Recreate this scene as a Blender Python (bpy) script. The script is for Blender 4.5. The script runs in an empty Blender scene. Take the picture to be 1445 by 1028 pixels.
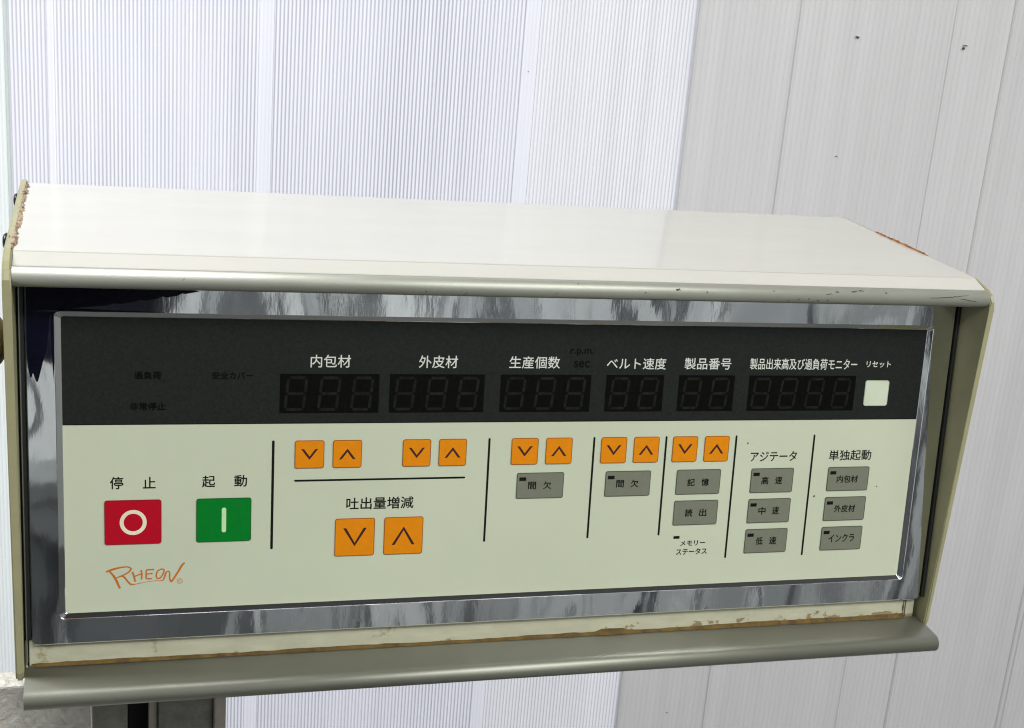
import bpy, bmesh, math, random
from mathutils import Vector, Matrix
random.seed(7)
S = bpy.context.scene
COL = S.collection
R = math.radians

# ------------------------------------------------------------------ camera
TILT = R(-4.795)                      # the cabinet leans back a little
ORG = Vector((0, 0, 1.0))
RX = Matrix.Rotation(TILT, 3, 'X')
cam = bpy.data.cameras.new('camera')
cam.sensor_width = 36; cam.lens = 46.962; cam.shift_y = 0.07216
cam.clip_start = 0.05; cam.clip_end = 100
co = bpy.data.objects.new('camera', cam); COL.objects.link(co)
rt = Vector((0.95630813, -0.28121395, 0.07995918)).normalized()
up = Vector((0.01039662, 0.30603268, 0.95196424)); up = (up - rt * up.dot(rt)).normalized()
bk = rt.cross(up)
co.matrix_world = Matrix(((rt.x, up.x, bk.x, 0.02271316), (rt.y, up.y, bk.y, -0.66532672),
                          (rt.z, up.z, bk.z, 1.31215226), (0, 0, 0, 1)))
S.camera = co

# ------------------------------------------------------------------ light
W = bpy.data.worlds.new('World'); S.world = W; W.use_nodes = True
bg = W.node_tree.nodes['Background']
bg.inputs[0].default_value = (0.93, 0.97, 1.0, 1); bg.inputs[1].default_value = 0.38
S.view_settings.view_transform = 'Standard'; S.view_settings.look = 'None'
S.view_settings.gamma = 1; S.view_settings.exposure = 0

def area(name, loc, target, sx, sy, power, color):
    l = bpy.data.lights.new(name, 'AREA'); l.shape = 'RECTANGLE'; l.size = sx; l.size_y = sy
    l.energy = power; l.color = color
    o = bpy.data.objects.new(name, l); COL.objects.link(o); o.location = loc
    o.rotation_euler = (Vector(target) - Vector(loc)).to_track_quat('-Z', 'Y').to_euler()
    return o
# daylight falling on the outside of the translucent wall
area('daylight_outside', (0.05, 2.9, 0.85), (-0.05, 0.9, 0.85), 3.0, 3.4, 95, (0.95, 0.95, 1.0))
# ceiling lamp of the room, in front of and above the cabinet
area('overhead_light', (0.95, -1.75, 2.80), (0.35, 0, 1.1), 3.8, 0.26, 96, (1.0, 1.0, 0.93))
area('cover_fill', (-0.70, 0.20, 1.80), (-0.05, 0.08, 1.2), 0.4, 0.35, 15, (1.0, 0.995, 0.98))  # added, unseen lamp that brightens the left end of the cover
area('overhead_light', (0.8, -1.95, 2.80), (0.8, -3.1, 1.2), 2.4, 0.24, 46, (0.98, 1.0, 1.0))  # added, unseen light for the opposite wall mirrored in the bezel
# unseen soft light added beyond the photographer to brighten block and front
area('front_fill', (0.6, -2.65, 1.78), (0.2, 0, 1.0), 1.7, 0.8, 9, (1.0, 0.99, 0.94))

# ------------------------------------------------------------------ materials
def nt(name):
    m = bpy.data.materials.new(name); m.use_nodes = True
    return m, m.node_tree.nodes, m.node_tree.links, m.node_tree.nodes['Principled BSDF']
def mapping(N, L, scale, kind='Object'):
    tc = N.new('ShaderNodeTexCoord'); mp = N.new('ShaderNodeMapping'); mp.inputs['Scale'].default_value = scale
    L.new(tc.outputs[kind], mp.inputs[0]); return mp
def noise(N, L, scale=(1, 1, 1), s=5, detail=4, rough=.55, dist=0):
    mp = mapping(N, L, scale); n = N.new('ShaderNodeTexNoise')
    n.inputs['Scale'].default_value = s; n.inputs['Detail'].default_value = detail
    n.inputs['Roughness'].default_value = rough; n.inputs['Distortion'].default_value = dist
    L.new(mp.outputs[0], n.inputs['Vector']); return n
def ramp(N, L, src, stops):
    r = N.new('ShaderNodeValToRGB'); e = r.color_ramp.elements
    while len(e) < len(stops): e.new(0.5)
    for i, (p, c) in enumerate(stops):
        e[i].position = p; e[i].color = (c, c, c, 1) if isinstance(c, (int, float)) else tuple(c) + (1,)
    L.new(src, r.inputs[0]); return r
def mix(N, L, fac, a, b, mode='MIX'):
    m = N.new('ShaderNodeMix'); m.data_type = 'RGBA'; m.blend_type = mode
    if isinstance(fac, (int, float)): m.inputs[0].default_value = fac
    else: L.new(fac, m.inputs[0])
    for k, v in ((6, a), (7, b)):
        if isinstance(v, tuple): m.inputs[k].default_value = v + (1,) if len(v) == 3 else v
        else: L.new(v, m.inputs[k])
    return m.outputs[2]
def bump(N, L, P, h, strength, dist=0.001):
    b = N.new('ShaderNodeBump'); b.inputs['Strength'].default_value = strength; b.inputs['Distance'].default_value = dist
    L.new(h, b.inputs['Height']); L.new(b.outputs[0], P.inputs['Normal']); return b

def mat(name, col, rough=.5, metal=0., var=.08, vs=60, grain=.0, dirt=None, dirt_scale=30, dirt_cut=(.62, .75), spec=.5, bscale=900, stretch=(1, 1, 1), coat=None):
    m, N, L, P = nt(name)
    n = noise(N, L, stretch, vs, 5, .6)
    r = ramp(N, L, n.outputs[0], [(.3, 1 - var), (.7, 1 + var * .3)])
    c = mix(N, L, 1.0, tuple(col), r.outputs[0], 'MULTIPLY')
    if dirt:
        d = noise(N, L, (1, 1, 1), dirt_scale, 7, .7)
        dr = ramp(N, L, d.outputs[0], [(dirt_cut[0], 0.), (dirt_cut[1], 1.)])
        c = mix(N, L, dr.outputs[0], c, tuple(dirt))
    L.new(c, P.inputs['Base Color'])
    P.inputs['Roughness'].default_value = rough; P.inputs['Metallic'].default_value = metal
    P.inputs['Specular IOR Level'].default_value = spec
    if coat:
        P.inputs['Coat Weight'].default_value = coat[0]; P.inputs['Coat Roughness'].default_value = coat[1]; P.inputs['Coat IOR'].default_value = 1.6
    if grain:
        g = noise(N, L, (1, 1, 1), bscale, 2, .5); bump(N, L, P, g.outputs[0], grain, .0004)
    return m

M = {}
M['cream'] = mat('cream_print', (.51, .55, .43), .5, spec=.25, var=.05, vs=9, grain=.12, bscale=2500)
M['dark'] = mat('dark_print', (.0185, .0215, .0200), .38, var=.25, vs=700, grain=.15, bscale=2500, spec=.04)
M['window'] = mat('smoked_window', (.0045, .0048, .0042), .3, var=.3, vs=400, spec=.04)
M['segment'] = mat('unlit_segment', (.0105, .0110, .0100), .45, var=.7, vs=300, spec=.12)
M['black'] = mat('black_print', (.004, .005, .003), .5, spec=.15)
M['faint'] = mat('faint_black_print', (.0015, .002, .0015), .5, spec=.08)
M['white'] = mat('pale_print', (.60, .63, .59), .45)
M['orange'] = mat('orange_key', (.68, .225, .006), .6, spec=.06, var=.06, vs=300, grain=.1)
M['orange_edge'] = mat('orange_key_rim', (.26, .07, .003), .45)
M['maroon'] = mat('maroon_print', (.035, .003, .004), .45)
M['red'] = mat('red_key', (.42, .005, .018), .6, spec=.05, var=.06, vs=300, grain=.1)
M['red_edge'] = mat('red_key_rim', (.24, .003, .005), .45)
M['green'] = mat('green_key', (.002, .175, .020), .6, spec=.05, var=.06, vs=300, grain=.1)
M['green_edge'] = mat('green_key_rim', (.003, .09, .01), .45)
M['grey'] = mat('grey_key', (.17, .18, .14), .55, spec=.15, var=.06, vs=300, grain=.1)
M['grey_edge'] = mat('grey_key_rim', (.05, .06, .04), .45)
M['keywhite'] = mat('pale_key', (.56, .62, .50), .42)
M['keywhite_edge'] = mat('pale_key_rim', (.40, .47, .33), .42)
M['symbol'] = mat('pale_symbol', (.75, .70, .55), .45)
M['symbolg'] = mat('pale_green_symbol', (.50, .72, .42), .45)
M['logo'] = mat('orange_ink', (.50, .15, .012), .45)
M['cover'] = mat('white_enamel', (.53, .52, .485), .09, var=.035, vs=14, grain=.03, bscale=300, spec=1.0,
                 dirt=(.55, .54, .49), dirt_scale=26, dirt_cut=(.60, .82), stretch=(1, 3, 1))
M['blue_black'] = mat('blue_black_gloss', (.0025, .0028, .012), .22, var=.6, vs=90, grain=.25, bscale=180, stretch=(.3, 1, 1), spec=.22)
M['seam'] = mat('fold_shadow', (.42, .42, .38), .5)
M['lip'] = mat('silver_paint', (.40, .41, .36), .48, metal=.5, coat=(.3, .42), var=.06, vs=40, grain=.25, bscale=2200,
               dirt=(.10, .10, .06), dirt_scale=55, dirt_cut=(.66, .78))
M['lower'] = mat('olive_silver_paint', (.25, .255, .21), .50, metal=.7, coat=(1., .40), var=.06, vs=40, grain=.25, bscale=2200, dirt=(.09, .085, .05), dirt_scale=55, dirt_cut=(.68, .8))
M['plate'] = mat('olive_cream_paint', (.33, .315, .185), .42, var=.12, vs=45, grain=.12, dirt=(.16, .14, .06), dirt_scale=60, dirt_cut=(.66, .76))
M['recess'] = mat('dirty_cream_paint', (.44, .435, .33), .45, var=.15, vs=50, grain=.15, dirt=(.20, .15, .06), dirt_scale=70, dirt_cut=(.60, .74), stretch=(1, 1, 3))
# rust and grime creeping up from the joint, thicker towards the right end
m = M['recess']; N = m.node_tree.nodes; L = m.node_tree.links; P = N['Principled BSDF']
tc = N.new('ShaderNodeTexCoord'); sx = N.new('ShaderNodeSeparateXYZ'); L.new(tc.outputs['Object'], sx.inputs[0])
nn = noise(N, L, (1, 1, 1.6), 75, 6, .65)
mz = N.new('ShaderNodeMapRange'); mz.inputs[1].default_value = -.0135; mz.inputs[2].default_value = -.0265; L.new(sx.outputs['Z'], mz.inputs[0])
mx = N.new('ShaderNodeMapRange'); mx.inputs[1].default_value = .22; mx.inputs[2].default_value = .52; mx.inputs[3].default_value = 0; mx.inputs[4].default_value = .20; L.new(sx.outputs['X'], mx.inputs[0])
q1 = N.new('ShaderNodeMath'); q1.operation = 'MULTIPLY_ADD'; q1.inputs[1].default_value = .42; L.new(mz.outputs[0], q1.inputs[0]); L.new(nn.outputs[0], q1.inputs[2])
q2 = N.new('ShaderNodeMath'); q2.operation = 'ADD'; L.new(q1.outputs[0], q2.inputs[0]); L.new(mx.outputs[0], q2.inputs[1])
rr_ = ramp(N, L, q2.outputs[0], [(.98, 0.), (1.06, .75)])
old = P.inputs['Base Color'].links[0].from_socket
L.new(mix(N, L, rr_.outputs[0], old, (.17, .095, .02)), P.inputs['Base Color'])
M['rust'] = mat('rust', (.13, .075, .009), .8, var=.5, vs=160, grain=.8, bscale=700, dirt=(.06, .03, .01), dirt_scale=120, dirt_cut=(.5, .65))
M['rust_bright'] = mat('orange_rust', (.36, .15, .03), .8, var=.6, vs=260, grain=.8, bscale=700, dirt=(.10, .04, .01), dirt_scale=160, dirt_cut=(.52, .66))
M['sealant'] = mat('brown_sealant', (.40, .30, .20), .75, var=.35, vs=200, grain=.5, bscale=900, dirt=(.10, .06, .04), dirt_scale=190, dirt_cut=(.52, .60))
M['screw'] = mat('blackened_steel', (.020, .016, .020), .32, metal=.7)
M['gap'] = mat('gap_black', (.010, .011, .010), .5)  # near-black put where gaps and slots are only in shade
M['edge'] = mat('bare_metal_edge', (.42, .45, .42), .35, metal=1.)
M['chip'] = mat('paint_chip', (.05, .045, .035), .7)
M['post'] = mat('dull_steel', (.32, .32, .28), .45, metal=.2, var=.5, vs=30, grain=.3, bscale=600, dirt=(.09, .085, .07), dirt_scale=25, dirt_cut=(.45, .7), stretch=(1, 1, .2))
M['post_light'] = mat('pale_steel', (.52, .47, .42), .45, metal=.1, var=.25, vs=60)
M['knob'] = mat('brown_knob', (.20, .145, .06), .45, var=.55, vs=260, grain=.5, bscale=600, dirt=(.09, .06, .02), dirt_scale=300, dirt_cut=(.48, .6))
M['ceiling'] = mat('dark_ceiling', (.07, .07, .068), .8, var=.2, vs=3)
M['room'] = mat('grey_wall_paint', (.40, .41, .39), .7, var=.15, vs=2)
M['floor'] = mat('concrete', (.08, .08, .077), .6, var=.35, vs=3)
M['navy'] = mat('navy_cloth', (.006, .007, .020), .8)
M['trouser'] = mat('grey_cloth', (.13, .14, .145), .8)
M['skin'] = mat('skin', (.45, .27, .19), .5)
M['hair'] = mat('hair', (.012, .010, .009), .6)
M['phone'] = mat('black_glass', (.01, .01, .012), .2)

# mottled cast block at the lower left
m, N, L, P = nt('galvanised_cast')
n = noise(N, L, (1, 1, 1), 130, 6, .65, 1.2); r = ramp(N, L, n.outputs[0], [(.30, (.60, .57, .51)), (.52, (.80, .77, .71)), (.70, (.95, .94, .91))])
L.new(r.outputs[0], P.inputs['Base Color']); P.inputs['Roughness'].default_value = .38; P.inputs['Metallic'].default_value = .1
bump(N, L, P, n.outputs[0], .9, .003); M['block'] = m

# hand-polished bezel metal: mirror-like with a slow waviness
m, N, L, P = nt('polished_bezel')
n1 = noise(N, L, (1, 1, .8), 17, 1, .4, .3); n2 = noise(N, L, (1.0, 1, .35), 140, 3, .55); n3 = noise(N, L, (1, 1, .08), 900, 2, .6)
a1 = N.new('ShaderNodeMath'); a1.operation = 'MULTIPLY_ADD'; a1.inputs[1].default_value = .018; L.new(n2.outputs[0], a1.inputs[0]); L.new(n1.outputs[0], a1.inputs[2])
a2 = N.new('ShaderNodeMath'); a2.operation = 'MULTIPLY_ADD'; a2.inputs[1].default_value = .0006; L.new(n3.outputs[0], a2.inputs[0]); L.new(a1.outputs[0], a2.inputs[2])
bump(N, L, P, a2.outputs[0], 1.0, .0012)
P.inputs['Metallic'].default_value = 1; P.inputs['Base Color'].default_value = (.84, .86, .87, 1)
rr = ramp(N, L, n2.outputs[0], [(.3, .03), (.7, .065)]); L.new(rr.outputs[0], P.inputs['Roughness'])
M['bezel'] = m

def sheet_mat(name, col, trans, web, pitch, s0, streak=.04, rough=.35, webw=.30, depth=.0006):
    """extruded twin-wall plastic: webs every <pitch> show through the skins, fine dirt streaks along the flutes"""
    m = bpy.data.materials.new(name); m.use_nodes = True; N = m.node_tree.nodes; L = m.node_tree.links
    N.remove(N['Principled BSDF']); out = N['Material Output']
    tc = N.new('ShaderNodeTexCoord'); sx = N.new('ShaderNodeSeparateXYZ'); L.new(tc.outputs['Object'], sx.inputs[0])
    d = N.new('ShaderNodeMath'); d.operation = 'DIVIDE'; d.inputs[1].default_value = pitch; L.new(sx.outputs['X'], d.inputs[0])
    fr = N.new('ShaderNodeMath'); fr.operation = 'FRACT'; L.new(d.outputs[0], fr.inputs[0])
    pp = N.new('ShaderNodeMath'); pp.operation = 'PINGPONG'; pp.inputs[1].default_value = .5; L.new(fr.outputs[0], pp.inputs[0])
    w = ramp(N, L, pp.outputs[0], [(webw * .35, 0.), (webw, 1.)])
    # the webs are sharper in some places and fainter in others, a hazy glow put into the colour
    nz = noise(N, L, (1, 1, .22), 6.0, 4, .55); nr = ramp(N, L, nz.outputs[0], [(.30, .40), (.64, 1.)])
    st = noise(N, L, (1, 1, .015), 60, 4, .6); sr = ramp(N, L, st.outputs[0], [(.25, 1 - streak * 2.2), (.75, 1.)])
    bl = noise(N, L, (1, 1, .6), 4, 4, .5); br = ramp(N, L, bl.outputs[0], [(.3, .93), (.7, 1.)])  # cloudy patches of glow mixed into the sheet colour
    inv = N.new('ShaderNodeMath'); inv.operation = 'SUBTRACT'; inv.inputs[0].default_value = 1; L.new(w.outputs[0], inv.inputs[1])
    mu = N.new('ShaderNodeMath'); mu.operation = 'MULTIPLY'; L.new(inv.outputs[0], mu.inputs[0]); L.new(nr.outputs[0], mu.inputs[1])
    c0 = mix(N, L, mu.outputs[0], tuple(col), tuple(web))
    c1 = mix(N, L, 1., c0, sr.outputs[0], 'MULTIPLY'); c2 = mix(N, L, 1., c1, br.outputs[0], 'MULTIPLY')
    df = N.new('ShaderNodeBsdfDiffuse'); tr = N.new('ShaderNodeBsdfTranslucent'); gl = N.new('ShaderNodeBsdfGlossy'); gl.inputs['Roughness'].default_value = rough
    L.new(c2, df.inputs[0]); L.new(c2, tr.inputs[0])
    m1 = N.new('ShaderNodeMixShader'); m1.inputs[0].default_value = trans; L.new(df.outputs[0], m1.inputs[1]); L.new(tr.outputs[0], m1.inputs[2])
    m2 = N.new('ShaderNodeMixShader'); m2.inputs[0].default_value = .04; L.new(m1.outputs[0], m2.inputs[1]); L.new(gl.outputs[0], m2.inputs[2])
    L.new(m2.outputs[0], out.inputs[0]); return m

# ------------------------------------------------------------------ mesh helpers (millimetres in, metres out)
def link(name, bm, m, parent=None, smooth=False):
    me = bpy.data.meshes.new(name); bmesh.ops.recalc_face_normals(bm, faces=bm.faces); bm.to_mesh(me); bm.free()
    return link_me(name, me, m, parent, smooth)
def link_me(name, me, m, parent=None, smooth=False):
    o = bpy.data.objects.new(name, me); COL.objects.link(o)
    if m and not me.materials: me.materials.append(m)
    if smooth:
        for p in me.polygons: p.use_smooth = True
    if parent: o.parent = parent
    return o
def empty(name, loc, rot=(0, 0, 0)):
    o = bpy.data.objects.new(name, None); COL.objects.link(o); o.location = loc; o.rotation_euler = rot; o.empty_display_size = .02
    return o
def tag(o, label=None, cat=None, group=None, kind=None):
    for k, v in (('label', label), ('category', cat), ('group', group), ('kind', kind)):
        if v: o[k] = v
    return o
def box_bm(x0, x1, y0, y1, z0, z1, bev=0, seg=2, bm=None, s=.001):
    b = bm or bmesh.new()
    g = bmesh.ops.create_cube(b, size=1)
    for v in g['verts']:
        v.co = Vector(((x0 + x1) / 2 + v.co.x * (x1 - x0), (y0 + y1) / 2 + v.co.y * (y1 - y0), (z0 + z1) / 2 + v.co.z * (z1 - z0))) * s
    if bev:
        es = {e for v in g['verts'] for e in v.link_edges}
        bmesh.ops.bevel(b, geom=list(es), offset=bev * s, segments=seg, profile=.5, affect='EDGES')
    return b
def rrect(cx, cz, w, h, r, n=5):
    pts = []
    for sx, sz, a0 in ((1, 1, 0), (-1, 1, 90), (-1, -1, 180), (1, -1, 270)):
        for i in range(n + 1):
            a = R(a0 + 90 * i / n)
            pts.append((cx + sx * (w / 2 - r) + r * math.cos(a), cz + sz * (h / 2 - r) + r * math.sin(a)))
    return pts
def slab(pts, y0, y1, bev=0., bm=None):
    """outline in the panel plane, from depth y1 (back) to y0 (front), with a small front chamfer"""
    b = bm or bmesh.new()
    cx = sum(p[0] for p in pts) / len(pts); cz = sum(p[1] for p in pts) / len(pts)
    hw = max(abs(p[0] - cx) for p in pts); hh = max(abs(p[1] - cz) for p in pts)
    rings = [(y1, 0)]
    if bev: rings += [(y0 + bev, 0), (y0, bev)]
    else: rings += [(y0, 0)]
    R_ = []
    for y, ins in rings:
        R_.append([b.verts.new(((cx + (x - cx) * (1 - ins / hw)) * .001, y * .001, (cz + (z - cz) * (1 - ins / hh)) * .001)) for x, z in pts])
    n = len(pts)
    for a, c in zip(R_, R_[1:]):
        for i in range(n): b.faces.new((a[i], a[(i + 1) % n], c[(i + 1) % n], c[i]))
    b.faces.new(R_[-1]); return b
def ring_bm(outer, inner, y):
    b = bmesh.new(); n = len(outer)
    A = [b.verts.new((x * .001, y * .001, z * .001)) for x, z in outer]; B = [b.verts.new((x * .001, y * .001, z * .001)) for x, z in inner]
    for i in range(n): b.faces.new((A[i], A[(i + 1) % n], B[(i + 1) % n], B[i]))
    return b
def extrude_profile(prof, x0, x1, closed=True, nseg=1, jitter=None):
    """profile in (y,z) mm swept along x"""
    b = bmesh.new(); cols = []
    for k in range(nseg + 1):
        x = x0 + (x1 - x0) * k / nseg
        cols.append([b.verts.new((x * .001, y * .001, z * .001)) for y, z in prof])
    n = len(prof)
    for a, c in zip(cols, cols[1:]):
        for i in range(n if closed else n - 1): b.faces.new((a[i], a[(i + 1) % n], c[(i + 1) % n], c[i]))
    if closed:
        b.faces.new(cols[0]); b.faces.new(cols[-1])
    return b
def tube(pts, rad, n=8, bm=None, rads=None):
    b = bm or bmesh.new(); pts = [Vector(p) for p in pts]; rings = []
    for i, p in enumerate(pts):
        t = (pts[min(i + 1, len(pts) - 1)] - pts[max(i - 1, 0)]).normalized()
        u = t.cross(Vector((0, 1, .01))).normalized(); v = t.cross(u).normalized()
        r_ = rads[i] if rads else rad
        rings.append([b.verts.new((p + (u * math.cos(2 * math.pi * k / n) + v * math.sin(2 * math.pi * k / n)) * r_) * .001) for k in range(n)])
    for a, c in zip(rings, rings[1:]):
        for k in range(n): b.faces.new((a[k], a[(k + 1) % n], c[(k + 1) % n], c[k]))
    b.faces.new(rings[0]); b.faces.new(rings[-1]); return b
def stroke(pts, widths, y, bm=None):
    """flat printed pen stroke (x,z mm) with varying width"""
    b = bm or bmesh.new(); P = [Vector((p[0], p[1])) for p in pts]; prev = None
    if isinstance(widths, (int, float)): widths = [widths] * len(P)
    for i, p in enumerate(P):
        t = (P[min(i + 1, len(P) - 1)] - P[max(i - 1, 0)]).normalized(); nrm = Vector((-t.y, t.x)) * widths[i] / 2
        a = b.verts.new(((p + nrm).x * .001, y * .001, (p + nrm).y * .001)); c = b.verts.new(((p - nrm).x * .001, y * .001, (p - nrm).y * .001))
        if prev: b.faces.new((prev[0], a, c, prev[1]))
        prev = (a, c)
    return b
def smooth_pts(pts, k=4):
    P = [Vector(p) for p in pts]; out = []
    for i in range(len(P) - 1):
        p0, p1, p2, p3 = P[max(i - 1, 0)], P[i], P[i + 1], P[min(i + 2, len(P) - 1)]
        for j in range(k):
            t = j / k
            out.append(.5 * ((2 * p1) + (p2 - p0) * t + (2 * p0 - 5 * p1 + 4 * p2 - p3) * t * t + (3 * p1 - p0 - 3 * p2 + p3) * t ** 3))
    out.append(P[-1]); return out

_tc = {}
def text_mesh(s, weight=0.):
    cu = bpy.data.curves.new('t', 'FONT'); cu.body = s; cu.size = 1; cu.resolution_u = 3; cu.offset = weight
    ob = bpy.data.objects.new('t', cu); COL.objects.link(ob); bpy.context.view_layer.update()
    dg = bpy.context.evaluated_depsgraph_get(); me = bpy.data.meshes.new_from_object(ob.evaluated_get(dg))
    bpy.data.objects.remove(ob); bpy.data.curves.remove(cu)
    V = [v.co.copy() for v in me.vertices]; F = [tuple(p.vertices) for p in me.polygons]
    x0 = min(v.x for v in V); x1 = max(v.x for v in V); y0 = min(v.y for v in V); y1 = max(v.y for v in V)
    bpy.data.meshes.remove(me)
    return [((v.x - (x0 + x1) / 2) / (x1 - x0), (v.y - (y0 + y1) / 2) / (y1 - y0)) for v in V], F
def legend(name, s, cx, cz, w, h, y, m, parent, weight=0.):
    """lettering; <weight> is the extra stroke width in mm, made by a few shifted copies"""
    V, F = text_mesh(s); off = [(0, 0)] if not weight else [(-.5, 0), (.5, 0), (0, .5), (0, -.5)]
    W_, H_ = w - weight, h - weight; vs = []; fs = []
    for k, (dx, dz) in enumerate(off):
        n = len(vs)
        vs += [((cx + x * W_ + dx * weight) * .001, (y - .004 * k) * .001, (cz + z * H_ + dz * weight) * .001) for x, z in V]
        fs += [tuple(i + n for i in f) for f in F]
    me = bpy.data.meshes.new(name); me.from_pydata(vs, [], fs); me.update()
    return link_me(name, me, m, parent)

# ------------------------------------------------------------------ setting
cl = tag(link('ceiling', box_bm(-3, 4, -2.3, 0.75, 2.86, 2.9, s=1), M['ceiling']), kind='structure')
fl = tag(link('floor', box_bm(-5, 5, -6, 3.5, -.05, 0, s=1), M['floor']), kind='structure')

TH = R(-11.7); WD = Vector((math.cos(TH), math.sin(TH), 0)); P0 = Vector((0.49070865, 0.81714171, 0))
wall = empty('plastic_wall', P0, (0, 0, TH))
tag(wall, 'fluted translucent plastic sheeting standing behind the control panel', 'wall')
Z0, Z1 = 0.002, 2.6
def sheet(x0, x1, y, pitch, m, th=.004, amp=.0005, name='plastic_sheet', label=None):
    """flute ridges along z; the front skin dips a little at every web"""
    b = bmesh.new(); xs = []; k = math.ceil(x0 / pitch)
    xs.append((x0, 0))
    while k * pitch < x1:
        c = k * pitch
        for dx, d in ((-.22, 0), (0, 1), (.22, 0)):
            if x0 < c + dx * pitch < x1: xs.append((c + dx * pitch, d))
        k += 1
    xs.append((x1, 0))
    F = [(b.verts.new((x, y + d * amp, Z0)), b.verts.new((x, y + d * amp, Z1))) for x, d in xs]
    for a, c in zip(F, F[1:]): b.faces.new((a[0], c[0], c[1], a[1]))
    o = link(name, b, m, wall)
    if label: o['label'] = label
    return o
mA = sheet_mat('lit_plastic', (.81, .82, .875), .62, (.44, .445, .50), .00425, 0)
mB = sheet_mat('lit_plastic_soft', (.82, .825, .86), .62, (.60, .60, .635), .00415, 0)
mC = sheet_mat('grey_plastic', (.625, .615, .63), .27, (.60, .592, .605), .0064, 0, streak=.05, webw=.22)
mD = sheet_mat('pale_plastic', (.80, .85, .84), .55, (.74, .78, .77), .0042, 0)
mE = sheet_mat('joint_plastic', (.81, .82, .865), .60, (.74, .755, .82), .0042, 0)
mF = sheet_mat('darker_joint', (.70, .76, .75), .5, (.66, .72, .71), .0042, 0)  # greener and darker than the other joints
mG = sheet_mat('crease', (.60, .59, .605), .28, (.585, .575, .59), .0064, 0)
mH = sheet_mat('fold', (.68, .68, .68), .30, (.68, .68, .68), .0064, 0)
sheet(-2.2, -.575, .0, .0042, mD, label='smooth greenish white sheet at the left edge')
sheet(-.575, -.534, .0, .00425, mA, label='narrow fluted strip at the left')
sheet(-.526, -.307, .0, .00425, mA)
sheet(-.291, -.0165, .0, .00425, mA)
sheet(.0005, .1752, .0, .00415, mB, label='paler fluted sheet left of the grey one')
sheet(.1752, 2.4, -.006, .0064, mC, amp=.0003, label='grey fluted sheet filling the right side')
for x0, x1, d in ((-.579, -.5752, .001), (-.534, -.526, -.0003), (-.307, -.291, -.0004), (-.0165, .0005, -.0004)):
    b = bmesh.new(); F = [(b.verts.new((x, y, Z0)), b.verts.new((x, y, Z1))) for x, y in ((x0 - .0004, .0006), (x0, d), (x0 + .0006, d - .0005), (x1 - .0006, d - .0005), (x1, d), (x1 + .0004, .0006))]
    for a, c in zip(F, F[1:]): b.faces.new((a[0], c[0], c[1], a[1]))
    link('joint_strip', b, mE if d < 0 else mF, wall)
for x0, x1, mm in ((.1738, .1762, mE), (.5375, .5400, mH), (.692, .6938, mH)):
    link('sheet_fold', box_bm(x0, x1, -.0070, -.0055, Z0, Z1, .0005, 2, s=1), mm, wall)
for x0, x1 in ((.2900, .2916), (.470, .4712), (.699, .7004)):
    b = box_bm(x0, x1, -.00625, -.0055, Z0, Z1, .0001, 1, s=1)
    link('sheet_crease', b, mG, wall)
def blob(cx, cz, w, h, y, seed, spikes=9):
    rnd = random.Random(seed); b = bmesh.new(); vs = []
    for i in range(spikes):
        a = 2 * math.pi * i / spikes; k = rnd.uniform(.45, 1.1)
        vs.append((cx + w * k * math.cos(a), cz + h * k * math.sin(a)))
    f = [b.verts.new((x, y, z)) for x, z in vs]; bk_ = [b.verts.new((x, y + .001, z)) for x, z in vs]
    b.faces.new(f); n = len(f)
    for i in range(n): b.faces.new((f[i], f[(i + 1) % n], bk_[(i + 1) % n], bk_[i]))
    return b
for i, (x, z, w, h) in enumerate(((.3604, 1.328, .0042, .0022), (.4857, 1.3262, .0030, .0024), (.4875, 1.3290, .0042, .0007), (.3562, 1.1952, .0013, .0012), (.2411, .4674, .0015, .0015), (-.0090, 1.262, .0012, .0008))):
    link('dirt_speck', blob(x, z, w * .8, h * .8, -.0078, i + 3), M['chip'], wall)
link('sill_rail', box_bm(-2.2, 2.4, -.02, .02, Z1, Z1 + .06, .002, s=1), M['edge'], wall)

# opposite side of the room, behind the photographer (seen only as reflections in the bezel)
sw = tag(link('side_wall', box_bm(3.4, 3.5, -3.1, .9, 0, 2.86, s=1), M['room']), kind='structure')
opp = empty('ribbed_wall', (0, -3.1, 0))
tag(opp, 'ribbed grey wall on the opposite side of the room', 'wall')
rnd = random.Random(5); x = -2.6; cols = [mat('rib_paint_%d' % i, c, .5) for i, c in enumerate(((.78, .80, .80), (.45, .47, .48), (.14, .15, .16), (.62, .64, .65), (.04, .045, .05)))]
b = {i: bmesh.new() for i in range(5)}
while x < 4.2:
    w = rnd.choice((.014, .018, .022, .03, .03, .05, .09)); k = rnd.choices(range(5), (5, 4, 3, 5, 1))[0]
    if w > .06 and k == 4: k = 1
    d = .02 + rnd.random() * .03
    if w > .06 and k < 4:
        q = x
        while q < x + w - .012:
            box_bm(q, q + .0105, 0, d, 0, 2.7, bm=b[k], s=1); q += .016
    else: box_bm(x, x + w, 0, d, .0, 2.7, bm=b[k], s=1)
    x += w
link('backing_board', box_bm(-2.6, 4.2, -.03, -.005, 0, 2.7, s=1), M['gap'], opp)
for i in range(5): link('rib_boards', b[i], cols[i], opp)['kind'] = 'stuff'

# ------------------------------------------------------------------ the control panel
cp = empty('control_panel', ORG, (TILT, 0, 0))
tag(cp, 'silver and white food machine control panel with chrome bezel, orange keys and dark displays', 'control panel')
XL, XR = -17.8, 517.0

# top cover: white sheet, folded front
cover_prof = [(-21.2, 184.2), (-20.7, 184.7), (-9.9, 190.15), (-9.0, 190.5), (146, 214.6), (147.5, 213.5), (148, 211), (148, -28), (146, -28), (146, 210.5), (144.5, 211.6), (-8, 187.2), (-9.8, 187.0), (-20.3, 182.9)]
link('top_cover', extrude_profile(cover_prof, XL + .2, XR - .2), M['cover'], cp)
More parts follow.
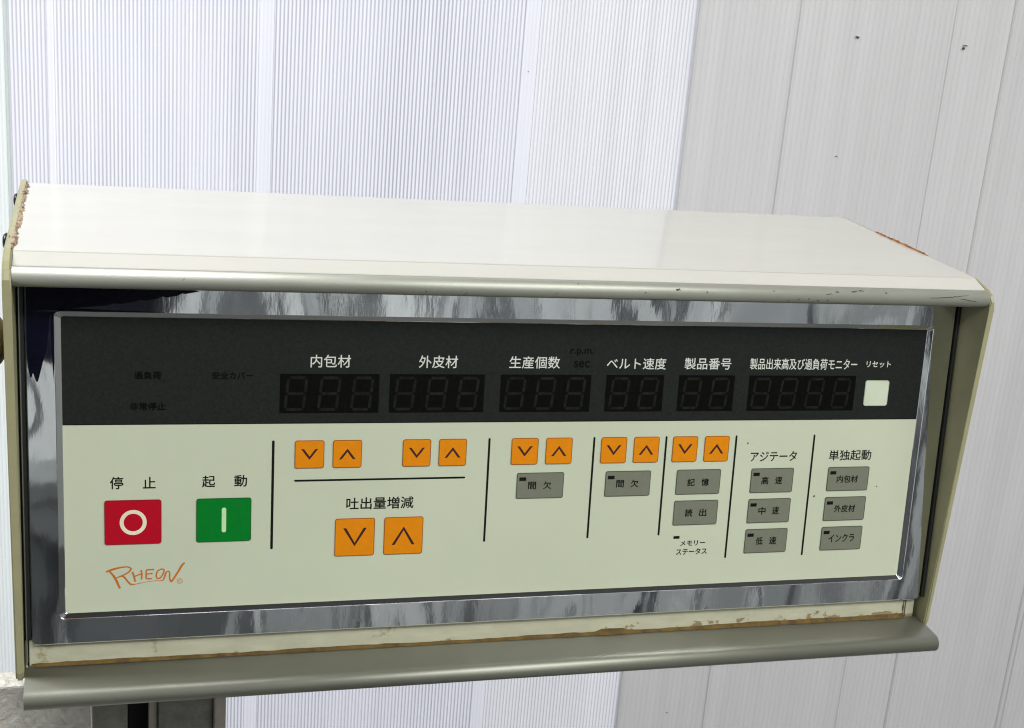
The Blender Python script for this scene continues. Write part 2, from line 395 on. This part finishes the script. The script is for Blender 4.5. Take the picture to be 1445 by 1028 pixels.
# bullnose front lip
lip = [(-20.0, 182.8), (-21.0, 183.2)]
for a in range(8):   # small groove then the nose
    pass
nose = []
for i in range(13):
    a = R(78 - i * 14.2); nose.append((-22.4 - 4.9 * math.cos(a), 179.4 + 4.9 * math.sin(a)))
lip_prof = lip + nose + [(-20, 174.3), (2, 174.0), (2, 176.0), (-19, 177.5), (-19.4, 180)]
link('fold_shade', extrude_profile([(-9.6, 190.36), (-10.3, 190.0), (-10.3, 189.8), (-9.6, 189.9)], XL + .3, XR - .3), M['seam'], cp)  # thin grey strip painting the shade of the cover's fold
link('front_lip', extrude_profile(lip_prof, XL + .2, XR - .2), M['lip'], cp, True)
cp_lip = bpy.data.objects['front_lip']
# body: floor, recess strip under the bezel, lower lip
link('base_plate', box_bm(XL, XR, 6, 146, -31, -29), M['plate'], cp)
link('inner_tray', box_bm(XL + .3, XR - .3, 9.5, 12, -28, 186), M['gap'], cp)
link('recess_strip', box_bm(-15.6, 507.2, 4, 8.5, -40, -12.0, .4), M['recess'], cp)
link('corner_tab', box_bm(508.4, 514.2, 4.6, 8.5, -29, -12.5, .4), M['recess'], cp)
link('corner_tab', box_bm(-17.4, -16.4, 3.0, 8.5, -29, -12.5, .2), M['recess'], cp)
low = [(7.6, -27.2), (3.8, -26.6), (2.0, -27.4), (-15.2, -31.0)]
for i in range(11):
    a = R(80 - i * 17); low.append((-16.6 - 5.0 * math.cos(a), -36.6 + 5.2 * math.sin(a)))
low += [(-10, -41.4), (-10, -39.9), (-15, -39.6), (-17.5, -37), (-15, -33.6), (2, -29.6), (7.6, -29)]
link('lower_lip', extrude_profile(low, XL + .3, XR + .5), M['lower'], cp, True)
# rust creeping along the joint of the strip and the lower lip
b = bmesh.new(); prev = None; rnd = random.Random(3)
for i in range(121):
    x = -14.5 + i * (521 / 120); t = i / 120
    h = .75 + .25 * math.sin(i * .21) + rnd.uniform(-.25, .25) + (1.1 * max(0, (t - .55) / .45) if t > .55 else 0) + (1.6 if .60 < t < .64 else 0)
    h = max(.35, h); y0 = 3.6 - rnd.uniform(0, .3)
    a = [b.verts.new((x * .001, 3.85 * .001, (-25.9 + h) * .001)), b.verts.new((x * .001, (y0 - .2) * .001, (-26.0 + h * .35) * .001)), b.verts.new((x * .001, (2.9 - h * .3 - rnd.uniform(0, .3)) * .001, -26.8 * .001))]
    if prev:
        for k in range(2): b.faces.new((prev[k], prev[k + 1], a[k + 1], a[k]))
    prev = a
link('rust_line', b, M['rust'], cp)

for i, (x, z, w, h) in enumerate(((506.0, -20, .8, 4.5), (506.2, -15, .6, 2.2))):
    r_ = random.Random(40 + i); pts = [(x + w * r_.uniform(.6, 1.05) * math.cos(R(a)), z + h * r_.uniform(.5, 1.05) * math.sin(R(a))) for a in range(0, 360, 24)]
    link('rust_stain', slab(pts, 3.88 if x < 508 else 4.5, 4.1 if x < 508 else 4.7), M['rust'], cp)
# side plates (outline in y,z)
def plate_prof(off=0):
    return [(150, 216 + off), (-9, 191.0 + off), (-21, 186.2 + off), (-25.5, 183 + off), (-27.6, 178), (-27.2, 173), (-4.6, -27), (-2.5, -31.5), (3, -33), (146, -33)]
o = extrude_profile(plate_prof(.3), XL - 4.2, XL - .0); bmesh.ops.bevel(o, geom=[e for e in o.edges if abs(e.verts[0].co.x - e.verts[1].co.x) < 1e-6], offset=.0009, segments=2, affect='EDGES')
link('side_plate', o, M['plate'], cp)
o = extrude_profile(plate_prof(-1.3), XR, XR + 3.2); bmesh.ops.bevel(o, geom=[e for e in o.edges if abs(e.verts[0].co.x - e.verts[1].co.x) < 1e-6], offset=.0007, segments=2, affect='EDGES')
link('side_plate', o, M['plate'], cp)
link('gap_shade', box_bm(-17.4, -14.2, 3, 9, -12, 176, .3), M['gap'], cp)  # black strips stand in for the shade in the gaps beside the bezel
link('edge_trim', box_bm(-16.6, -16.1, -1.0, 4, -24, 176, .1), M['edge'], cp)
link('gap_shade', box_bm(514.9, 516.9, -1.2, 9, -12, 176, .3), M['gap'], cp)

# crumbling sealant along the left end seam, orange rust on the right one
def along(t, y0=150, y1=-9):   # on the sloping top edge
    y = y0 + (y1 - y0) * t; return y, 190.6 + (y + 9) * .1553
def bead(x, w, t0, t1, n, seed, m, name, hh=1.2, y0=147):
    rnd = random.Random(seed); b = bmesh.new(); prev = None
    for i in range(n + 1):
        t = t0 + (t1 - t0) * i / n; y, z = along(t, y0)
        env = min(1, i / 3, (n - i) / 3) * .8 + .2
        wl = w * env * rnd.uniform(.55, 1.25); wr = w * env * rnd.uniform(.35, 1.5); h = hh * env * rnd.uniform(.5, 1.2)
        a = [b.verts.new(((x - wl) * .001, y * .001, (z - .8) * .001)), b.verts.new(((x - wl * .5) * .001, y * .001, (z + h * .9) * .001)),
             b.verts.new(((x + wr * .3) * .001, y * .001, (z + h * rnd.uniform(.3, 1)) * .001)), b.verts.new(((x + wr) * .001, y * .001, (z - .3) * .001))]
        if prev:
            for k in range(3): b.faces.new((prev[k], prev[k + 1], a[k + 1], a[k]))
        prev = a
    return link(name, b, m, cp)
bead(XL - .6, 2.0, .0, .995, 46, 11, M['sealant'], 'sealant_bead', 1.3)
bead(XL - 2.6, .8, .36, .97, 40, 17, M['sealant'], 'sealant_bead', .9)
bead(XR + .6, 1.3, .27, .68, 40, 23, M['rust_bright'], 'rust_patch', 1.1)
bead(XR + .5, .5, .05, .30, 30, 29, M['seam'], 'cracked_seam', .5)

# screws on the left end
def screw(y, z, r, L):
    b = bmesh.new(); n = 18; prof = [(0, r * .97), (L * .55, r), (L * .85, r * .82), (L, r * .45), (L * .72, r * .40), (L * .7, 0.01)]
    rings = [[b.verts.new(((XL - 4.2 - d) * .001, (y + rr_ * math.cos(2 * math.pi * k / n)) * .001, (z + rr_ * math.sin(2 * math.pi * k / n)) * .001)) for k in range(n)] for d, rr_ in prof]
    for a, c in zip(rings, rings[1:]):
        for k in range(n): b.faces.new((a[k], a[(k + 1) % n], c[(k + 1) % n], c[k]))
    b.faces.new(rings[-1]); link('screw', b, M['screw'], cp, True)
screw(140, 204.5, 4.2, 3.6); screw(45, 189.3, 4.6, 3.8); screw(24, 2, 3.4, 1.6)
# round clamp knob on the left end
b = bmesh.new(); bmesh.ops.create_uvsphere(b, u_segments=36, v_segments=20, radius=.0165)
for v in b.verts: v.co = Vector((v.co.x * .8 - .0352, v.co.y + .012, v.co.z + .1435))
kn = link('clamp_knob', b, M['knob'], cp, True)
b = bmesh.new(); tube([(-21.9, 12, 143.5), (-30, 12, 143.5)], 4, 12, b); link('spindle', b, M['screw'], kn)

# bezel
def loop(x0, x1, z0, z1, r): return rrect((x0 + x1) / 2, (z0 + z1) / 2, x1 - x0, z1 - z0, r, 6)
b = bmesh.new(); zt = 176.5
loops = [(loop(-13.9, 514.3, -13.9, zt, 2.6), 8.), (loop(-13.9, 514.3, -13.9, zt, 2.6), .7), (loop(-13.3, 513.7, -13.3, zt - .6, 2.2), 0.),
         (loop(-.2, 500.2, -.2, 160.1, 2.6), 0.), (loop(.1, 499.9, .1, 159.8, 2.4), .12), (loop(2.6, 497.4, 2.0, 157.6, 1.2), 1.75), (loop(3.0, 497.0, 2.4, 157.2, 1.0), 2.1)]
rg = [[b.verts.new((x * .001, y * .001, z * .001)) for x, z in l] for l, y in loops]
for a, c in zip(rg, rg[1:]):
    n = len(a)
    for i in range(n): b.faces.new((a[i], a[(i + 1) % n], c[(i + 1) % n], c[i]))
link('bezel', b, M['bezel'], cp)

# flat blue-black patch over the top left corner of the bezel
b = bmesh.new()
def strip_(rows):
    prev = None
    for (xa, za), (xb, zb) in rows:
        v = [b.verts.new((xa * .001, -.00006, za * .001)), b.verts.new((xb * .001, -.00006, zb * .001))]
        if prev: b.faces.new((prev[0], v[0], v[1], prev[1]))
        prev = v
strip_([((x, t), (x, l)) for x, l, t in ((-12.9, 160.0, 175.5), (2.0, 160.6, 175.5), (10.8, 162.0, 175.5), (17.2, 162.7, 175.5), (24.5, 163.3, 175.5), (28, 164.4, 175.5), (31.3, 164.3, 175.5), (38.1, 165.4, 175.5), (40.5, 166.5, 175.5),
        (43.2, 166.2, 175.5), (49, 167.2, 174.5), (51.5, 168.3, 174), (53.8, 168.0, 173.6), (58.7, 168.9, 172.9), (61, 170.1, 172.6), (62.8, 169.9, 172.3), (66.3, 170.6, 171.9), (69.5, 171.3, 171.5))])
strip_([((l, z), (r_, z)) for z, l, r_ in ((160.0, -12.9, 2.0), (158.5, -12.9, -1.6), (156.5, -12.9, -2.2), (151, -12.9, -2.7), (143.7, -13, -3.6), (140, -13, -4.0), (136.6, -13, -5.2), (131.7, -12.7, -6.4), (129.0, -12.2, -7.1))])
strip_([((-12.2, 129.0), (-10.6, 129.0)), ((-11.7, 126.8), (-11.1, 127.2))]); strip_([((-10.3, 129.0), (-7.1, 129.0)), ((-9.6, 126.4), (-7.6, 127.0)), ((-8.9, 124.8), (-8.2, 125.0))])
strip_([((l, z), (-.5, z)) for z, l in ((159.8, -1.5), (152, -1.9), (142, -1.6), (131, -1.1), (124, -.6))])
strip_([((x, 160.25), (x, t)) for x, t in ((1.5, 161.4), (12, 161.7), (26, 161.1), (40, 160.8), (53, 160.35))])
link('corner_patch', b, M['blue_black'], cp)
# printed membrane
Y0 = 2.0
link('front_panel', slab(loop(1, 499, .5, 102.55, .5), Y0, 7), M['cream'], cp)
link('display_band', slab(loop(1, 499, 102.55, 159, .5), Y0, 7), M['dark'], cp)
bnd = link('band_edge', slab(loop(3, 497, 102.2, 102.75, .1), Y0 - .04, Y0), M['black'], cp)

# keys
def key(cx, cz, w, h, m, edge, r=1.3, arrow=None, text=None, led=None, label=None, name='key'):
    o = link(name, slab(rrect(cx, cz, w, h, r), Y0 - .35, Y0 - .002, .22), m, cp)
    if label: o['label'] = label
    link('key_rim', ring_bm(rrect(cx, cz, w, h, r), rrect(cx, cz, w - .75, h - .75, r * .8), Y0 - .40), edge, o)
    yy = Y0 - .42
    if arrow:
        d, aw, ah, st = arrow; s = 1 if d == 'up' else -1
        b = bmesh.new(); V = [(-aw / 2, -ah / 2), (-aw / 2 + st * 1.15, -ah / 2), (0, ah / 2 - st * 1.35), (aw / 2 - st * 1.15, -ah / 2), (aw / 2, -ah / 2), (0, ah / 2)]
        vs = [b.verts.new(((cx + x) * .001, yy * .001, (cz + .35 * 0 + s * z) * .001)) for x, z in V]
        b.faces.new((vs[0], vs[1], vs[2], vs[5])); b.faces.new((vs[5], vs[2], vs[3], vs[4])); link('arrow_mark', b, M['maroon'], o)
    if text:
        for s, x, z, w_, h_ in text: legend('lettering', s, x, z, w_, h_, yy, M['black'], o, .22)
    if led:
        link('indicator_window', slab(rrect(led[0], led[1], 4.1, 2.05, .15, 1), yy, yy + .05), M['black'], o)
    return o
key(36.75, 50.6, 28.5, 23.9, M['red'], M['red_edge'], 1.4, name='stop_key', label='red key with a pale ring')
key(82.9, 50.5, 28.5, 23.9, M['green'], M['green_edge'], 1.4, name='start_key', label='green key with a pale upright bar')
ro = [(36.8 + 6.75 * math.cos(R(a)), 50.5 + 6.75 * math.sin(R(a))) for a in range(0, 360, 6)]
ri = [(36.8 + 4.75 * math.cos(R(a)), 50.5 + 4.75 * math.sin(R(a))) for a in range(0, 360, 6)]
link('ring_mark', ring_bm(ro, ri, Y0 - .42), M['symbol'], bpy.data.objects['stop_key'])
link('bar_mark', slab(rrect(82.9, 50.5, 2.3, 13.5, .9), Y0 - .42, Y0 - .36), M['symbolg'], bpy.data.objects['start_key'])
for x1, x2 in ((127.3, 147.6), (185.7, 205.9), (247.4, 267.6), (300.6, 320.6), (344.8, 364.9)):
    key(x1, 85.5, 15.7, 15.3, M['orange'], M['orange_edge'], 1.3, arrow=('down', 9.1, 5.9, 1.35), name='down_key')
    key(x2, 85.5, 15.7, 15.3, M['orange'], M['orange_edge'], 1.3, arrow=('up', 9.1, 5.9, 1.35), name='up_key')
key(153.0, 38.7, 21.9, 21.4, M['orange'], M['orange_edge'], 1.3, arrow=('down', 13., 10.4, 1.5), name='down_key', label='larger orange key, down arrow')
key(180.1, 38.7, 21.9, 21.4, M['orange'], M['orange_edge'], 1.3, arrow=('up', 13., 10.4, 1.5), name='up_key', label='larger orange key, up arrow')
def pair(a, b_, cx, cz, h=4.5, w=13.8):
    cw = 4.8; return [(a, cx - w / 2 + cw / 2, cz, cw, h), (b_, cx + w / 2 - cw / 2, cz, cw, h)]
key(257.7, 65.6, 27.9, 15.0, M['grey'], M['grey_edge'], 1.1, text=pair('間', '欠', 257.4, 65.7), led=(247.2, 69.5))
key(310.8, 65.6, 27.9, 15.0, M['grey'], M['grey_edge'], 1.1, text=pair('間', '欠', 310.5, 65.6), led=(300.3, 69.4))
key(355.1, 65.7, 28.1, 15.0, M['grey'], M['grey_edge'], 1.1, text=pair('記', '憶', 355.0, 65.5))
key(355.1, 47.0, 28.1, 15.0, M['grey'], M['grey_edge'], 1.1, text=pair('読', '出', 355.2, 47.0, 4.7))
key(403.0, 65.6, 28.0, 15.0, M['grey'], M['grey_edge'], 1.1, text=pair('高', '速', 402.9, 65.6, 4.8), led=(392.5, 69.5))
key(403.0, 46.9, 28.0, 15.0, M['grey'], M['grey_edge'], 1.1, text=pair('中', '速', 402.9, 46.9, 4.9), led=(392.5, 50.7))
key(403.0, 28.1, 28.0, 15.0, M['grey'], M['grey_edge'], 1.1, text=pair('低', '速', 403.1, 28.1, 4.9), led=(392.5, 31.9))
key(454.3, 65.6, 28.2, 15.0, M['grey'], M['grey_edge'], 1.1, text=[('内包材', 453.9, 65.5, 14.5, 4.7)], led=(443.8, 69.5))
key(454.3, 46.8, 28.2, 15.0, M['grey'], M['grey_edge'], 1.1, text=[('外皮材', 454.3, 46.9, 14.5, 4.8)], led=(443.8, 50.6))
key(454.3, 28.0, 28.2, 15.0, M['grey'], M['grey_edge'], 1.1, text=[('インクラ', 454.4, 28.1, 17.8, 5.2)], led=(443.8, 31.9))
key(467.0, 118.5, 16.2, 15.5, M['keywhite'], M['keywhite_edge'], 1.5, name='reset_key', label='pale key on the dark band')
link('indicator_window', slab(rrect(344.4, 32.0, 3.9, 1.7, .15, 1), Y0 - .06, Y0), M['black'], cp)

# printed lines
def rule(x0, z0, x1, z1, w=1.2):
    b = stroke([(x0, z0), (x1, z1)], w, Y0 - .05)
    for x, z in ((x0, z0), (x1, z1)):
        vs = [b.verts.new(((x + w / 2 * math.cos(R(a))) * .001, (Y0 - .055) * .001, (z + w / 2 * math.sin(R(a))) * .001)) for a in range(0, 360, 30)]; b.faces.new(vs)
    link('divider_line', b, M['black'], cp)
rule(108.1, 92.6, 108.1, 34.0, 1.4); rule(120.0, 71.05, 213.2, 71.05, 1.1)
for x, z in ((226.65, 34.0), (288.45, 34.0), (332.75, 34.2), (377.2, 18.7), (428.5, 18.5)): rule(x, 92.7, x, z, 1.25)

# specks of dirt stuck to the film
for x, z, r in ((332.9, 80.6, .75), (384.8, 88.6, .45), (432.6, 55.2, .6), (474.9, 60.5, .4), (90.2, 46.0, .45), (90.3, 57.5, .4), (470.6, 130.6, .4)):
    rnd_ = random.Random(int(x)); pts = [(x + r * rnd_.uniform(.5, 1.1) * math.cos(R(a)), z + r * rnd_.uniform(.5, 1.1) * math.sin(R(a))) for a in range(0, 360, 45)]
    link('dirt_speck', slab(pts, Y0 - .55, Y0 - .1), M['chip'], cp)
# legends
yl = Y0 - .05
for s, x, z, w, h in (('停', 28.7, 71.7, 6.7, 6.6), ('止', 44.9, 71.6, 6.5, 6.2), ('起', 74.9, 71.6, 6.8, 6.5), ('動', 91.4, 71.6, 6.7, 6.4),
                      ('吐出量増減', 166.5, 57.6, 37.3, 6.9), ('メモリー', 355.2, 28.2, 16.0, 3.3), ('ステータス', 354.9, 23.0, 20.0, 3.9),
                      ('アジテータ', 402.8, 80.3, 30.6, 6.1), ('単独起動', 454.2, 80.3, 29.0, 6.5)):
    legend('lettering', s, x, z, w, h, yl, M['black'], cp, .22)
for s, x, z, w, h in (('内包材', 137.4, 135.8, 21.3, 6.8), ('外皮材', 195.7, 135.8, 21.6, 6.8), ('生産個数', 250.3, 135.8, 29.3, 6.8),
                      ('ベルト速度', 310.7, 135.5, 36.0, 6.6), ('製品番号', 354.8, 135.7, 29.3, 6.7),
                      ('製品出来高及び過負荷モニター', 416.7, 135.8, 70.5, 6.6), ('リセット', 466.5, 136.0, 16.6, 3.8)):
    legend('lettering', s, x, z, w, h, yl, M['white'], cp, .10)
for s, x, z, w, h in (('過負荷', 44.3, 127.9, 13.5, 4.2), ('安全カバー', 86.6, 127.9, 21.0, 4.1), ('非常停止', 44.3, 111.8, 17.9, 4.3),
                      ('r.p.m.', 277.6, 141.6, 14.0, 4.0), ('sec', 277.8, 135.0, 9.4, 3.9)):
    legend('lettering', s, x, z, w, h, yl, M['faint'], cp, .28)

# brand mark drawn as pen strokes
LG = {'a': ([(23.1, 24.0), (26.2, 25.2), (29.9, 26.1), (33.4, 26.4), (35.3, 25.7), (35.4, 24.8), (34.1, 23.3), (31.3, 21.8), (28.2, 20.6)], (.9, 1.2, .9, .7, .8, .9, .8, .8, .5)),
      'b': ([(24.8, 24.3), (27.5, 20.6), (29.9, 14.7)], (.8, 1.3, 1.1)),
      'c': ([(28.2, 20.6), (30.6, 21.3), (32.1, 20.8), (34.4, 17.7), (35.6, 16.7), (37.1, 16.6), (42.0, 17.5), (47.2, 18.2), (51.1, 18.1), (52.3, 19.5), (53.3, 22.5), (54.6, 23.1), (55.1, 22.1), (55.1, 19.4), (55.8, 17.5), (56.8, 18.4), (59.5, 22.8), (61.6, 26.4), (62.9, 27.5)],
            (.5, .7, .9, 1.0, .9, .5, .28, .28, .5, .9, .9, .7, .7, .8, .9, 1.0, 1.1, 1.2, .7)),
      'd': ([(36.3, 23.6), (37.0, 21.0), (37.7, 18.1)], .95), 'e': ([(40.7, 24.4), (41.0, 21.9), (40.8, 19.2)], .9), 'f': ([(37.5, 21.1), (39.2, 21.8), (40.8, 22.2)], .7),
      'g': ([(47.2, 24.4), (45.1, 24.4), (43.4, 24.2), (43.2, 22.2), (43.4, 19.6), (46.2, 19.5)], .8), 'h': ([(43.6, 22.0), (45.3, 22.2), (46.5, 22.2)], .7),
      'i': ([(50.7, 24.5), (49.0, 23.5), (48.3, 21.2), (48.8, 19.5), (50.2, 19.6), (51.6, 21.5), (52.3, 23.5), (51.8, 24.4), (50.7, 24.5)], .75)}
b = bmesh.new(); q = 0
for pts, wd in LG.values():
    sp = smooth_pts(pts, 4); 
    if isinstance(wd, tuple):
        ws = [];
        for i in range(len(wd) - 1):
            for j in range(4): ws.append(wd[i] + (wd[i + 1] - wd[i]) * j / 4)
        ws.append(wd[-1])
    else: ws = [wd] * len(sp)
    stroke(sp, ws, yl - .002 * q, b); q += 1
stroke([(60.3 + 1.35 * math.cos(R(a)), 17.5 + 1.35 * math.sin(R(a))) for a in range(0, 361, 20)], .32, yl, b)
link('brand_mark', b, M['logo'], cp)
legend('registered_mark', 'R', 60.3, 17.5, 1.2, 1.4, yl, M['logo'], cp)

# numeric displays
def digit_bm(cx, cz, w=9.6, h=17.0, sk=.10, t=1.55):
    b = bmesh.new(); g = .35
    def seg(p, q):
        p = Vector(p); q = Vector(q); d = (q - p).normalized(); n = Vector((-d.y, d.x)) * t / 2
        p = p + d * g; q = q - d * g
        P = [p, p + d * t / 2 + n, q - d * t / 2 + n, q, q - d * t / 2 - n, p + d * t / 2 - n]
        b.faces.new([b.verts.new(((cx + v.x + v.y * sk) * .001, (Y0 - .075) * .001, (cz + v.y) * .001)) for v in P])
    W_, H_ = w / 2, h / 2
    for p, q in (((-W_, H_), (W_, H_)), ((-W_, 0), (W_, 0)), ((-W_, -H_), (W_, -H_)), ((-W_, 0), (-W_, H_)), ((W_, 0), (W_, H_)), ((-W_, -H_), (-W_, 0)), ((W_, -H_), (W_, 0))): seg(p, q)
    return b
for cx, n in ((137.3, 3), (195.7, 3), (257.6, 3), (310.6, 2), (355.0, 2), (417.0, 4)):
    w = 17.6 * n
    dw = link('display_window', slab(rrect(cx, 118.45, w, 21.1, .2, 1), Y0 - .05, Y0 - .005), M['window'], cp)
    dw['label'] = 'dark display window with %d unlit digits' % n
    for i in range(n):
        x = cx - w / 2 + 17.6 * (i + .5)
        link('digit', digit_bm(x - .3, 118.4), M['segment'], dw)
        if i: link('module_gap', slab(rrect(x - 8.8, 118.45, .9, 20.8, .1, 1), Y0 - .075, Y0 - .06), M['faint'], dw)

# scratches and chips on the lip and cover
def scratch(pts, w, y_of, name='paint_chip', m=None, par=None):
    b = bmesh.new(); prev = None; P = [Vector(p) for p in pts]
    for i, p in enumerate(P):
        ww = w * (.3 + .7 * math.sin(math.pi * (i + .5) / len(P)))
        y, z, ny, nz = y_of(p.y)
        a = b.verts.new((p.x * .001, (y) * .001, (z + ww / 2) * .001)); c = b.verts.new((p.x * .001, y * .001, (z - ww / 2) * .001))
        if prev: b.faces.new((prev[0], a, c, prev[1]))
        prev = (a, c)
    link(name, b, m or M['chip'], par or cp)
def on_nose(a):     # angle on the bullnose
    return (-22.4 - 5.0 * math.cos(R(a)), 179.4 + 5.0 * math.sin(R(a)), 0, 0)
rnd = random.Random(9)
for x, a, ln, w in ((318, 20, 2.6, 1.1), (336, 8, 1.0, .7), (300, -5, .9, .6), (425, 35, 4.0, .8), (430, 40, 3.0, .7), (415, 28, 2.2, .6), (409, 14, 4.0, .35), (447, 30, 1.2, .6),
                    (376, 25, 1.2, .4), (392, -25, 1.5, .4), (398, -18, 1.2, .4), (404, -30, 1.6, .4), (386, -35, 1.0, .35), (410, -28, 1.4, .35), (180, -30, .8, .5), (250, -20, .8, .5), (60, 10, .7, .5), (262, 40, .7, .4)):
    scratch([(x + ln * t / 4, a + rnd.uniform(-5, 5)) for t in range(5)], w, on_nose, par=cp_lip)
scratch([(476 + 26 * t / 14, 4 + 22 * max(0, (t / 14) ** 1.5) + rnd.uniform(-2, 2)) for t in range(15)], .5, on_nose, 'scratch', par=cp_lip)
scratch([(508 - 12 * t / 6, -15 + 3 * t + rnd.uniform(-2, 2)) for t in range(7)], .35, on_nose, 'scratch', par=cp_lip)
for x, y, w, h in ((10, 30, 1.6, .5), (106, 62, 1.8, .5), (128, 128, .6, .6), (62, 52, .5, .4), (250, 80, .6, .5), (400, 60, .6, .6), (330, 40, .5, .5)):
    z = 190.2 + (y + 9.6) * .1568
    b = bmesh.new(); bmesh.ops.create_circle(b, cap_ends=True, segments=7, radius=1)
    for v in b.verts: v.co = Vector(((x + v.co.x * w * .5) * .001, (y + v.co.y * h) * .001, (z + .05 + v.co.y * h * .157) * .001))
    link('paint_chip', b, M['chip'], bpy.data.objects['top_cover'])

# ------------------------------------------------------------------ what stands underneath
post = empty('steel_post', (0.05, .10, 0)); tag(post, 'dark steel channel post under the left part of the control panel', 'post')
def pb(name, x0, x1, y0, y1, m, z1=.952, bev=1.0): return link(name, box_bm((x0 - 50), (x1 - 50), y0 - 100, y1 - 100, 2, z1 * 1000, bev), m, post)
pb('flange', 13.9, 34.5, 66, 120, M['post']); pb('web', 34.5, 50, 100, 120, M['gap']); pb('rod', 46.5, 52, 74, 82, M['post_light'])  # web coloured black for the shade inside the slot
pb('face_plate', 52.2, 84, 68, 120, M['post']); pb('edge_flange', 84.2, 91, 60, 120, M['post_light'], bev=1.5)
blk = tag(link('cast_block', box_bm(-420, 13.7, 46, 64, 0, 939.0, 1.2), M['block']), 'pale mottled cast metal block left of the steel post', 'block')

# ------------------------------------------------------------------ photographer (only reflected in the bezel)
ph = empty('person', (-.03, -1.15, 0)); tag(ph, 'person in navy jacket and grey trousers holding a phone', 'person')
def skin(name, J, E_, m, sub=2):
    me = bpy.data.meshes.new(name); me.from_pydata([j[:3] for j in J], E_, []); o = link_me(name, me, m, ph)
    sk = o.modifiers.new('s', 'SKIN'); me.skin_vertices[0].data[0].use_root = True
    for i, j in enumerate(J): me.skin_vertices[0].data[i].radius = (j[3], j[4] if len(j) > 4 else j[3])
    ss = o.modifiers.new('u', 'SUBSURF'); ss.levels = sub; ss.render_levels = sub; return o
J = [(0, 0, 1.46, .06, .05), (0, 0, 1.56, .055), (0, .01, 1.66, .085, .10), (0, .01, 1.76, .07, .08),
     (-.19, 0, 1.43, .055), (-.26, .05, 1.2, .045), (-.08, .33, 1.26, .026), (-.05, .41, 1.30, .026), (.19, 0, 1.43, .055), (.27, .05, 1.2, .045), (.17, .33, 1.26, .026), (.14, .41, 1.30, .026)]
skin('body', J, [(0, 1), (1, 2), (2, 3), (0, 4), (4, 5), (5, 6), (6, 7), (0, 8), (8, 9), (9, 10), (10, 11)], M['skin'])
J2 = [(0, 0, .99, .19, .14), (0, 0, 1.2, .17, .13), (0, 0, 1.38, .19, .13), (0, 0, 1.47, .10, .09), (-.2, 0, 1.43, .07), (-.27, .05, 1.2, .06), (-.075, .345, 1.27, .045), (.2, 0, 1.43, .07), (.28, .05, 1.2, .06), (.165, .345, 1.27, .045)]
skin('jacket', J2, [(0, 1), (1, 2), (2, 3), (3, 4), (4, 5), (5, 6), (3, 7), (7, 8), (8, 9)], M['navy'])
J3 = [(0, 0, 1.0, .16, .12), (-.10, 0, .88, .12), (-.11, .01, .5, .085), (-.11, 0, .09, .07), (.10, 0, .88, .12), (.11, .01, .5, .085), (.11, 0, .09, .07)]
skin('trousers', J3, [(0, 1), (1, 2), (2, 3), (0, 4), (4, 5), (5, 6)], M['trouser'])
b = bmesh.new(); bmesh.ops.create_uvsphere(b, u_segments=24, v_segments=14, radius=.11)
for v in b.verts: v.co = Vector((v.co.x, v.co.y - .015, v.co.z + 1.74))
link('hair', b, M['hair'], ph, True)
pho = tag(link('phone', box_bm(-62, 98, -690, -682, 1274, 1352, 3), M['phone']), 'black phone held up by the person in navy', 'phone')

S.cycles.use_denoising = True
S.cycles.pixel_filter_type = 'BLACKMAN_HARRIS'; S.cycles.filter_width = 1.15
S.cycles.max_bounces = 8
